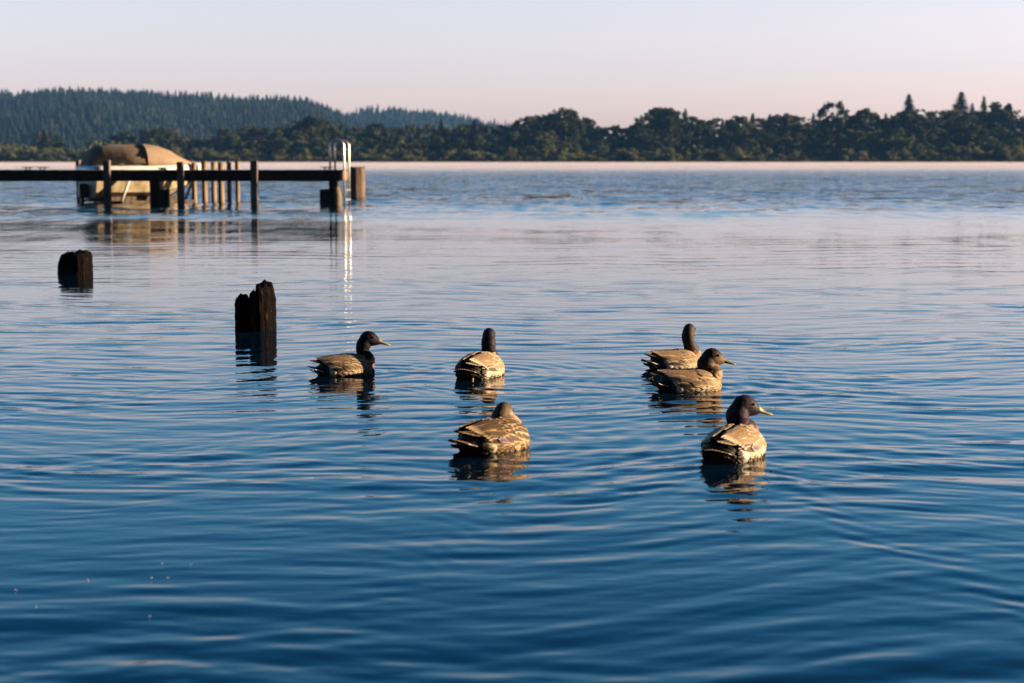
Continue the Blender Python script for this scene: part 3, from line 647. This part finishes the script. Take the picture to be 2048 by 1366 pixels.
# ------------------------------------------------------------------ rotten stumps
def stump(px, py, wpx, prof, label, seed, mat):
    """prof: (x in -1..1, height in m)"""
    g0 = ground(px, py); r = wpx/FPX*g0.y/2; nn, rows = 160, 60; g = np.random.default_rng(seed); ph = g.uniform(0, 6.28, 12)
    ang = np.linspace(0, 2*PI, nn, endpoint=False)
    def top(x, y):
        return interp(x, prof)*(1-.10*np.abs(y))+.012*np.sin(x*17+ph[0]+y*5)+.004*np.sin(x*41+y*23+ph[1])+.003*np.sin(y*61+x*11+ph[2])
    def rad(a, z):
        q = 1.06/((np.abs(np.cos(a+.12))**2.7+np.abs(np.sin(a+.12))**2.7)**(1/2.7))*.94+.03*np.sin(2*a+ph[3])+.05*np.sin(5*a+ph[4]+z*1.5)+(.022*np.sin(11*a+ph[5]+z*2)+.016*np.sin(23*a+ph[6]-z*3))+.014*np.sin(47*a+ph[7]+z*9)+.012*np.sin(z*60+a*4+ph[8])
        return q
    V = []; cols = []
    for i in range(rows+1):
        u = i/rows
        q0 = rad(ang, .1)/1.06; tx, ty = np.clip(np.cos(ang)*q0, -1, 1), np.clip(np.sin(ang)*q0, -1, 1); zt = top(tx, ty); tx, ty = np.cos(ang), np.sin(ang); z = -.35+(zt+.35)*u
        q = rad(ang, z)*(1-.03*u+.0*u)
        q = q*np.where(u > .93, 1-(u-.93)*.9, 1)
        V.append(np.stack([q*r*tx*(1/1.08), q*r*ty*(1/1.08), z], 1))
    for s_ in (.86, .7, .5, .3, .12):
        tx, ty = np.cos(ang)*s_, np.sin(ang)*s_; q = rad(ang, .1)
        V.append(np.stack([q*r*tx/1.08, q*r*ty/1.08, top(np.clip(tx*q/1.06, -1, 1), ty)-.05*(1-s_)*(1+np.sin(ang*9))+.0*tx], 1))
    V = np.vstack(V); R_ = len(V)//nn
    i = np.arange(R_-1)[:, None]; j = np.arange(nn)[None, :]; j2 = (j+1) % nn
    F = np.stack([i*nn+j, i*nn+j2, (i+1)*nn+j2, (i+1)*nn+j], -1).reshape(-1, 4)
    me = np_mesh('stump', V, F, True)
    o = link_mesh('rotten_stump', me, mat, None, (g0.x, g0.y, 0)); return tag(o, label, 'stump')
stump(510.5, 660, 88, [(-1, .24), (-.9, .27), (-.62, .305), (-.42, .295), (-.32, .225), (-.2, .23), (-.13, .33), (.1, .375), (.3, .41), (.5, .412), (.75, .40), (.9, .37), (1, .30)], 'tall jagged rotten piling stump with a notch in its top', 3, M['stump'])
stump(149, 547, 71, [(-1, .10), (-.8, .17), (-.55, .25), (-.45, .272), (0, .275), (.3, .29), (.6, .288), (.85, .282), (1, .26)], 'short flat topped stump at the left edge of the water', 8, M['stump'])

# ------------------------------------------------------------------ ducks
def mat_plumage():
    t = MT('plumage'); a = t.n('ShaderNodeVertexColor'); a.layer_name = 'Col'
    f = t.noise(150, 4, rough=.7); h = t.noise(55, 3, stretch=(.3, 1, 1))
    r = t.ramp(f, [(.3, (.78, .78, .78)), (.7, (1.15, 1.14, 1.12))])
    m = t.n('ShaderNodeMix', data_type='RGBA', blend_type='MULTIPLY'); m.inputs[0].default_value = 1
    t.L.new(a.outputs[0], m.inputs[6]); t.L.new(r, m.inputs[7]); t.L.new(m.outputs[2], t.b.inputs['Base Color'])
    t.set(Roughness=.6); t.b.inputs['Specular IOR Level'].default_value = .10; t.bump(h, .004)
    return t.m
M['plumage'] = mat_plumage()
t = MT('glossy_head'); a = t.n('ShaderNodeVertexColor'); a.layer_name = 'Col'; t.L.new(a.outputs[0], t.b.inputs['Base Color']); t.set(Roughness=.4)
M['bill_yellow'] = mat_noise('bill_olive_yellow', (.10, .072, .022), (.24, .18, .07), 40, .4)
M['bill_olive'] = mat_noise('bill_dark_olive', (.05, .045, .012), (.11, .095, .03), 40, .4)
M['bill_orange'] = mat_noise('bill_orange_brown', (.28, .13, .04), (.5, .28, .10), 40, .4)
M['leg_orange'] = mat_noise('leg_orange', (.35, .10, .02), (.5, .17, .04), 30, .5)
M['eye'] = MT('dark_eye').set(Base_Color=(.01, .006, .004, 1), Roughness=.08).m
TRK = [(-.235, .022, .074, .050), (-.215, .045, .086, .030), (-.18, .074, .104, .004), (-.13, .100, .128, -.025), (-.07, .118, .143, -.045), (0, .126, .152, -.055), (.06, .123, .150, -.055), (.11, .108, .140, -.045), (.145, .086, .122, -.03), (.175, .058, .098, -.012), (.195, .028, .070, .012)]
TX = [a[0] for a in TRK]
ZF = 1.0
def trk(x):
    a_, b_, c_ = (float(np.interp(x, TX, [a[k] for a in TRK])) for k in (1, 2, 3)); return a_, b_*ZF, c_
def surf(x, phi, side, lift=0.0):
    w_, zt, zb = trk(x); zc = zb+(zt-zb)*.52; p = abs(phi)
    s_, c = math.sin(p), math.cos(p); w2, h2 = w_+lift, (zt-zc)+lift
    if c < 0: h2 = (zc-zb)+lift
    return Vector((x, side*w2*s_, zc+h2*c))
def mixc(a, b, t): return tuple(a[i]*(1-t)+b[i]*t for i in range(3))
class FM:
    """feather mesh builder with vertex colours"""
    def __init__(s): s.V = []; s.F = []; s.C = []
    def feather(s, P0, P1, P2, wid, wdir, cen, edge, tip=.35, n=7, base=None, thick=.0016, side_dark=None):
        P0, P1, P2 = Vector(P0), Vector(P1), Vector(P2); b0 = len(s.V)
        m = 7
        for layer in (0, 1):
            for i in range(n):
                t = i/(n-1); c = P0*(1-t)**2+P1*2*t*(1-t)+P2*t*t; d = (P0*(-2*(1-t))+P1*(2-4*t)+P2*2*t).normalized()
                wd = (wdir-d*wdir.dot(d)).normalized(); nm = d.cross(wd)
                if nm.z < 0 and abs(nm.z) > .2: nm = -nm
                prof = (min(1, .45+t*2.2))*(1-max(0, (t-(1-tip))/tip)**2.2*.97)
                for j in range(m):
                    u = (j-3)/3; p = c+wd*(u*wid*.5*prof)+nm*(wid*.10*(1-u*u)*(1 if layer == 0 else 1)-(thick if layer else 0))
                    s.V.append(p)
                    ed = max(abs(u)**4, max(0, (t-.84)/.16)**1.5 if t > .84 else 0)
                    col = mixc(cen, edge, min(1, ed))
                    if layer: col = mixc(col, (.02, .015, .01), .7)
                    s.C.append(tuple(q*.85 for q in col))
        for layer in (0, 1):
            o = b0+layer*n*m
            for i in range(n-1):
                for j in range(m-1):
                    f = (o+i*m+j, o+i*m+j+1, o+(i+1)*m+j+1, o+(i+1)*m+j); s.F.append(f if layer == 0 else f[::-1])
    def mesh(s, name, parent, mat):
        V = np.array([tuple(v) for v in s.V]); F = np.array(s.F); me = np_mesh(name, V, F, True); setcol(me, s.C)
        return link_mesh(name, me, mat, parent)
def setcol(me, C):
    at_ = me.color_attributes.new('Col', 'FLOAT_COLOR', 'POINT'); A = np.ones((len(me.vertices), 4), np.float32); A[:, :3] = np.array(C)[:len(me.vertices)]
    at_.data.foreach_set('color', A.ravel())
def duck(px, py, hd, key, P):
    global ZF; ZF = P.get('flat', 1.0)
    g0 = ground(px, py); root = empty('duck', (g0.x, g0.y, -.018), R(hd)); tag(root, P['label'], 'duck', 'ducks swimming on the lake')
    sc = P.get('scale', 1.0); root.scale = (sc,)*3
    g = random.Random(P['seed'])
    # body: trunk + neck + head grown together
    bm = bmesh.new(); rings = []
    for x, w_, zt, zb in TRK:
        zt *= ZF
        zc = zb+(zt-zb)*.52; ring = []
        for k in range(28):
            a = 2*PI*k/28; c, s_ = math.cos(a), math.sin(a); h_ = (zt-zc) if c > 0 else (zc-zb)
            ring.append((x, w_*math.copysign(abs(s_)**.9, s_), zc+h_*math.copysign(abs(c)**.92, c)))
        rings.append(ring)
    loft(bm, rings)
    hy = R(P['yaw']); H = Vector(P['head']); hs = P.get('hs', 1.12)         # head centre in body space
    hd_ = Vector((math.cos(hy), math.sin(hy), 0)); sd2 = Vector((-math.sin(hy), math.cos(hy), 0)); up = Vector((0, 0, 1))
    tilt = R(P.get('tilt', -4)); f2 = hd_*math.cos(tilt)+up*math.sin(tilt); u2 = up*math.cos(tilt)-hd_*math.sin(tilt)
    nb = Vector((P.get('nbx', .125), 0, .075)); nk_ = P.get('nb', 1.0); neck = [nb+Vector((-.03, 0, -.03)), nb, Vector((P.get('nbx', .125)+.015+(H.x-.14)*.15, H.y*.2, .115)), Vector((H.x*.6+.4*.135, H.y*.6, .075+(H.z-.075)*.52))-f2*.026*hs, H-f2*.026*hs-u2*.030*hs, H-f2*.012*hs]
    nw = P.get('neck', 1.0); nr = [.062*nk_, .070*nk_, .060*nw, .044*nw, .038*nw*hs, .032*hs]
    # smooth the neck line
    NP = []; NR = []
    for i in range(len(neck)-1):
        p0, p1, p2, p3 = neck[max(i-1, 0)], neck[i], neck[i+1], neck[min(i+2, len(neck)-1)]
        for q in range(4):
            t = q/4; NP.append(.5*((2*p1)+(-p0+p2)*t+(2*p0-5*p1+4*p2-p3)*t*t+(-p0+3*p1-3*p2+p3)*t**3)); NR.append(nr[i]*(1-t)+nr[i+1]*t)
    NP.append(neck[-1]); NR.append(nr[-1])
    tube(bm, NP, NR, 20)
    hr = [(-.049, .010, .013, -.008), (-.042, .022, .028, -.007), (-.028, .030, .038, -.002), (-.008, .0335, .041, .002), (.012, .032, .0385, .003), (.028, .027, .033, -.001), (.042, .0205, .025, -.006), (.052, .0155, .018, -.010), (.058, .011, .011, -.013)]
    rings = []
    for u, w_, h_, zc in hr:
        c0 = H+f2*u*hs+u2*zc*hs
        rings.append([c0+sd2*(w_*hs*math.sin(2*PI*k/20))+u2*(h_*hs*math.cos(2*PI*k/20)) for k in range(20)])
    loft(bm, rings); bmesh.ops.recalc_face_normals(bm, faces=bm.faces)
    me = bpy.data.meshes.new('tmp'); bm.to_mesh(me); bm.free(); to = bpy.data.objects.new('tmp', me); COL.objects.link(to)
    md = to.modifiers.new('r', 'REMESH'); md.mode = 'VOXEL'; md.voxel_size = .0042; md.use_smooth_shade = True
    ms = to.modifiers.new('s', 'SMOOTH'); ms.factor = .5; ms.iterations = 7
    dg = bpy.context.evaluated_depsgraph_get(); m2 = bpy.data.meshes.new_from_object(to.evaluated_get(dg)); bpy.data.objects.remove(to); m2.name = 'body'
    nv = len(m2.vertices); co = np.empty(nv*3, np.float32); m2.vertices.foreach_get('co', co); co = co.reshape(-1, 3).astype(float)
    no = np.empty(nv*3, np.float32); m2.vertices.foreach_get('normal', no); no = no.reshape(-1, 3)
    x, y, z = co.T
    # feather lumps on trunk
    NPa = np.array([tuple(p) for p in NP]); dist = np.sqrt(((co[:, None, :]-NPa[None])**2).sum(-1)); ni = dist.argmin(1)/(len(NP)-1)
    ishead = (z > .1535*ZF+.002) | ((z > .115) & (x > .118)) | ((np.sqrt(((co-np.array(H))**2).sum(1)) < .064*hs) & (z > H.z-.04*hs))
    fl = P.get('flat', 1.0); lump = .0028*np.sin(x*95+np.sin(z*70)*1.5)*np.sin(z*105+x*40+y*30)+.0015*np.sin(x*210+z*170)
    co2 = co+no*(lump*np.where(ishead, .12, 1))[:, None]; m2.vertices.foreach_set('co', co2.astype(np.float32).ravel())
    # colours
    C = np.zeros((nv, 3)); pal = P['pal']
    C[:] = pal['flank']
    def blend(mask, col):
        m_ = np.clip(mask, 0, 1)[:, None]; C[:] = C*(1-m_)+np.array(col)*m_
    sm = lambda v, a, b: np.clip((v-a)/(b-a), 0, 1)
    blend(sm(x, .06, .13), pal['breast']); blend(sm(z, .11, .135)*(x < .09), pal['back'])
    blend(sm(-x, .105, .14), pal['rump']); blend(sm(-x, .145, .165), pal['vent']); blend(sm(-z, -.018, .01)*sm(-x, .12, .17), pal['vent'])
    pat = np.sin(x*170+np.sin(z*90)*2)*np.sin(z*190+y*120+np.sin(x*60)*2)
    blend(sm(pat, .15, .55)*P['mottle']*np.where(ishead, 0, 1), pal['mott'])
    hm = np.where(ishead, np.maximum(sm(ni, .40, .47), (z > .1535*ZF+.002)*1.0), 0.)
    blend(hm, pal['head'])
    if 'cheek' in pal:
        hl = (co-np.array(H)); fu = hl@np.array(f2); uu = hl@np.array(u2)
        blend(hm*sm(fu, -.012, .018)*sm(-uu, -.022, .008)*sm(uu, -.075, -.045), pal['cheek'])
        pt = np.sin(co[:, 0]*420+co[:, 2]*160)*np.sin(co[:, 2]*510+co[:, 1]*430); blend(hm*sm(pt, .1, .6)*.55, pal['mott'])
    if 'ring' in pal: blend(np.where(ishead | (z > .1), 1, 0)*sm(x, .10, .12)*np.exp(-((z-.112)/.007)**2), pal['ring'])
    if 'sheen' in pal:
        blend(hm*np.clip(.5+.5*np.sin(z*60+x*30), 0, 1)*.6, pal['sheen'])  # violet sheen painted into the head colour in soft bands
    setcol(m2, C*.85)
    body = link_mesh('body', m2, M['plumage'], root)
    body.data.polygons.foreach_set('use_smooth', [True]*len(body.data.polygons))
    # bill
    bm = bmesh.new(); B0 = H+f2*.050*hs-u2*.012*hs; rings = []
    bd = (f2*math.cos(R(-12))+u2*math.sin(R(-12))); bu = u2*math.cos(R(12))+f2*math.sin(R(12))
    for u, w_, h_, dz in ((-.008, .015, .017, .002), (.004, .0135, .0155, .002), (.015, .0120, .0115, .000), (.030, .0125, .0080, -.002), (.045, .0140, .0062, -.003), (.058, .0135, .0052, -.002), (.066, .009, .004, -.003), (.069, .003, .002, -.004)):
        c0 = B0+bd*u*hs*.92+bu*dz*hs
        rings.append([c0+sd2*(w_*hs*math.sin(2*PI*k/14))+bu*(h_*hs*(math.cos(2*PI*k/14) if math.cos(2*PI*k/14) > 0 else .8*math.cos(2*PI*k/14))) for k in range(14)])
    loft(bm, rings); bmesh.ops.recalc_face_normals(bm, faces=bm.faces); obj('bill', bm, P['bill'], root)
    for s_ in (-1, 1):
        bm = bmesh.new(); c0 = H+f2*.020*hs+u2*.012*hs+sd2*s_*.0275*hs; bmesh.ops.create_uvsphere(bm, u_segments=12, v_segments=8, radius=.0058*hs, matrix=Matrix.Translation(c0)); obj('eye', bm, M['eye'], root)
    # wings
    for s_ in (-1, 1):
        fm = FM(); Y_ = Vector((0, 1, 0)); J = lambda a: g.uniform(-a, a)
        for k in range(4):      # long dark primaries crossing over the rump
            t = k/3; fm.feather(surf(-.05, R(48+10*t), s_, .004), surf(-.15, R(44), s_, .014), (-.265+.018*k, s_*(.018+.012*k), .128-.006*k), .022, surf(-.1, R(60), s_)-surf(-.1, R(40), s_), pal['prim'], mixc(pal['prim'], pal['edge'], .5), .5)
        for k in range(5):      # secondaries / speculum edge low on the side
            ph = 84-9*k; fm.feather(surf(.0, R(ph), s_, .006), surf(-.08, R(ph-4), s_, .015), surf(-.150-.006*k, R(ph-14), s_, .020), .034, surf(-.08, R(ph+8), s_)-surf(-.08, R(ph-8), s_), pal['wing'], pal['edge'], .3)
        if 'spec' in pal:
            fm.feather(surf(-.035, R(80), s_, .012), surf(-.06, R(77), s_, .018), surf(-.105, R(72), s_, .022), .026, surf(-.06, R(90), s_)-surf(-.06, R(70), s_), pal['spec'], (.42, .36, .32), .25)
        for k in range(5):      # tertials, long pale edged, drooping over the rump
            ph = 66-11*k; fm.feather(surf(.03, R(ph), s_, .010), surf(-.07, R(ph-3), s_, .024), (-.190-.007*k+J(.003), s_*(.060-.010*k), .117+.006*k), .046, surf(-.05, R(ph+10), s_)-surf(-.05, R(ph-10), s_), pal['tert'], pal['edge'], .4)
        for row in range(5):    # scapulars
            x0 = .005+.027*row
            for k in range(6):
                ph = 78-13*k+J(4); fm.feather(surf(x0+J(.006), R(ph), s_, .006), surf(x0-.035, R(ph), s_, .017+J(.002)), surf(x0-.085+J(.008), R(ph*.84-2), s_, .015+J(.003)), .034+J(.004), surf(x0, R(ph+10), s_)-surf(x0, R(ph-10), s_), mixc(pal['scap'], pal['tert'], g.random()*.6), pal['edge'], .4)
        fm.mesh('wing', root, M['plumage'])
    if key == 'b':
        bm = bmesh.new(); tube(bm, [(-.185, -.040, .075), (-.215, -.042, .045), (-.232, -.044, -.02)], [.008, .006, .006], 8)
        obj('leg', bm, M['leg_orange'], root)
    # tail
    fm = FM()
    for k in range(11):
        u = (k-5)/5; z0 = .070-.012*abs(u)**2
        fm.feather((-.160, u*.060, z0-.010*abs(u)), (-.225, u*.066, z0+.006), (-.285+.035*abs(u)**1.5, u*.070, z0+.022-.006*abs(u)), .026, Vector((0, 1, .05)), pal['tail'] if abs(u) < .9 else mixc(pal['tail'], pal['tedge'], .85), pal['tedge'] if abs(u) > .9 else mixc(pal['tail'], pal['edge'], .25), .45)
    for k in range(9):
        u = (k-4)/4; fm.feather((-.15, u*.055, .03), (-.20, u*.055, .025), (-.270+.03*abs(u), u*.060, .066-.01*abs(u)), .034, Vector((0, 1, 0)), pal['vent'], mixc(pal['vent'], pal['edge'], .15), .4)
    fm.mesh('tail', root, M['plumage'])
    # flank feather tufts
    for s_ in (-1, 1):
        fm = FM()
        for row in range(9):
            x0 = .15-.034*row
            for k in range(7):
                ph = 128-8.5*k+g.uniform(-4, 4); lf = .004+.003*g.random()
                if surf(x0, R(ph), s_).z < -.02: continue
                dk = g.random()
                c_ = pal['flank'] if x0 > -.10 else pal['vent']
                if x0 > .09: c_ = pal['breast']
                c_ = mixc(c_, pal['mott'], P['mottle']*.9*(dk < .9)+.25*dk*(1-P['mottle']))
                fm.feather(surf(x0, R(ph), s_, lf*.3), surf(x0-.022, R(ph), s_, lf+.004), surf(x0-.052, R(ph+g.uniform(-3, 3)), s_, lf+.002), .030, surf(x0, R(ph+10), s_)-surf(x0, R(ph-10), s_), c_, mixc(c_, pal['edge'], .7 if x0 > -.10 else .12), .5, n=5)
        for k in range(9):       # pale puffs beside the tail base
            x0 = -.098-.014*g.random(); ph = 118-7*k+g.uniform(-4, 4)
            fm.feather(surf(x0, R(ph), s_, .004), surf(x0-.022, R(ph), s_, .016), surf(x0-.050, R(ph), s_, .006), .030, surf(x0, R(ph+10), s_)-surf(x0, R(ph-10), s_), pal['puff'], mixc(pal['puff'], (.8, .72, .62), .4), .5, n=5)
        fm.mesh('flank_feathers', root, M['plumage'])
    return root
DR = dict(flank=(.44, .36, .28), breast=(.13, .075, .045), back=(.20, .15, .10), rump=(.40, .34, .27), vent=(.012, .010, .010), mott=(.10, .07, .045), head=(.006, .003, .007), sheen=(.013, .006, .022), ring=(.45, .34, .22),
          prim=(.035, .025, .02), wing=(.035, .024, .018), tert=(.21, .135, .075), scap=(.17, .115, .070), edge=(.56, .44, .30), tail=(.07, .052, .038), tedge=(.80, .74, .66), puff=(.60, .53, .45), spec=(.085, .045, .10))
HN = dict(DR, flank=(.30, .20, .11), breast=(.24, .16, .09), back=(.10, .065, .035), rump=(.26, .18, .10), vent=(.035, .022, .014), mott=(.028, .016, .009), head=(.06, .038, .022), cheek=(.36, .25, .14), tert=(.07, .043, .024), scap=(.035, .021, .012), wing=(.03, .02, .012),
          edge=(.58, .41, .23), puff=(.42, .32, .20), tail=(.06, .042, .026)); HN.pop('sheen'); HN.pop('ring')
YG = dict(DR, head=(.012, .008, .008), cheek=(.16, .10, .055), breast=(.22, .145, .075), mott=(.09, .06, .035)); YG.pop('spec'); YG.pop('sheen'); YG.pop('ring')
DRN = {k: v for k, v in DR.items() if k != 'spec'}
PP = {
 'a': dict(label='dark headed drake swimming right at the left, beside the tall jagged stump', yaw=-16, head=(.160, -.004, .262), hs=1.36, tilt=-3, seed=1, pal=DRN, mottle=.15, bill=M['bill_yellow'], neck=1.0, scale=.94),
 'b': dict(label='drake seen from behind with only the back of its narrow dark head showing', yaw=18, head=(.135, .0, .252), hs=1.2, tilt=-4, seed=2, pal=dict(DRN, flank=(.36, .29, .22), puff=(.40, .34, .27)), mottle=.1, bill=M['bill_yellow'], neck=1.0, scale=1.06),
 'c': dict(label='farthest duck at the right, brown neck stretched tall, face turned away', yaw=38, head=(.105, 0, .268), hs=1.22, tilt=-5, seed=3, pal=YG, mottle=.35, bill=M['bill_olive'], neck=.95, scale=.98, flat=.86),
 'd': dict(label='duck with dark crown, tan cheek and olive bill swimming right in front of another duck', yaw=-12, head=(.140, -.004, .212), hs=1.36, tilt=-4, seed=4, pal=YG, mottle=.3, bill=M['bill_olive'], neck=1.12, scale=1.0, flat=.86),
 'e': dict(label='speckled brown hen nearest the middle with her head turned away', yaw=12, head=(.080, .022, .182), hs=1.15, tilt=-12, seed=5, pal=HN, mottle=.85, bill=M['bill_orange'], neck=1.0, scale=1.02, nbx=.095, nb=.85),
 'f': dict(label='nearest drake with glossy purple black head and pale bill pointing right', yaw=-44, head=(.118, -.006, .238), hs=1.32, tilt=-4, seed=6, pal=dict(DR, sheen=(.028, .011, .036)), mottle=.2, bill=M['bill_yellow'], neck=1.12, scale=1.02),
}
for px, py, hd, key in DUCKS: duck(px, py, hd, key, PP[key])

# ------------------------------------------------------------------ bits of seed fluff floating near the camera
g = random.Random(9)
for px, py in ((325, 1130), (383, 1131), (177, 1163), (31, 1183), (73, 1217), (303, 1158), (336, 1158), (300, 1236)):
    p = ground(px, py); bm = bmesh.new(); 
    for q in range(5):
        bmesh.ops.create_icosphere(bm, subdivisions=1, radius=.0008+.0006*g.random(), matrix=Matrix.Translation((g.uniform(-.003, .003), g.uniform(-.003, .003), g.uniform(0, .003))))
    o = obj('seed_fluff', bm, M['fluff'], None, (p.x, p.y, .004)); tag(o, 'tiny white tuft of seed fluff floating on the dark near water', 'seed fluff', 'white seed fluff on the near water')

# ------------------------------------------------------------------ air
def volume(name, lo, hi, dens, col, label, aniso=0):
    bm = bmesh.new(); box(bm, lo[0], hi[0], lo[1], hi[1], lo[2], hi[2]); bmesh.ops.recalc_face_normals(bm, faces=bm.faces)
    m = bpy.data.materials.new(name); m.use_nodes = True; n = m.node_tree.nodes; n.remove(n['Principled BSDF'])
    v = n.new('ShaderNodeVolumePrincipled'); v.inputs['Color'].default_value = (*col, 1); v.inputs['Density'].default_value = dens; v.inputs['Anisotropy'].default_value = aniso
    m.node_tree.links.new(v.outputs[0], n['Material Output'].inputs['Volume'])
    o = obj(name, bm, m, smooth=False); tag(o, label, name, kind='stuff'); return o
volume('haze', (-2100, -60, -3), (2100, 3500, 190), .00009, (.10, .28, .64), 'thin bluish morning haze over the lake and hills')
volume('mist', (-640, 190, .03), (640, 646, .42), .0058, (.66, .61, .70), 'dense pale pink mist lying low on the far water')
volume('mist', (-640, 330, .44), (640, 646, .80), .0022, (.68, .62, .70), 'thin upper veil of mist fading over the low bank at the far shore')
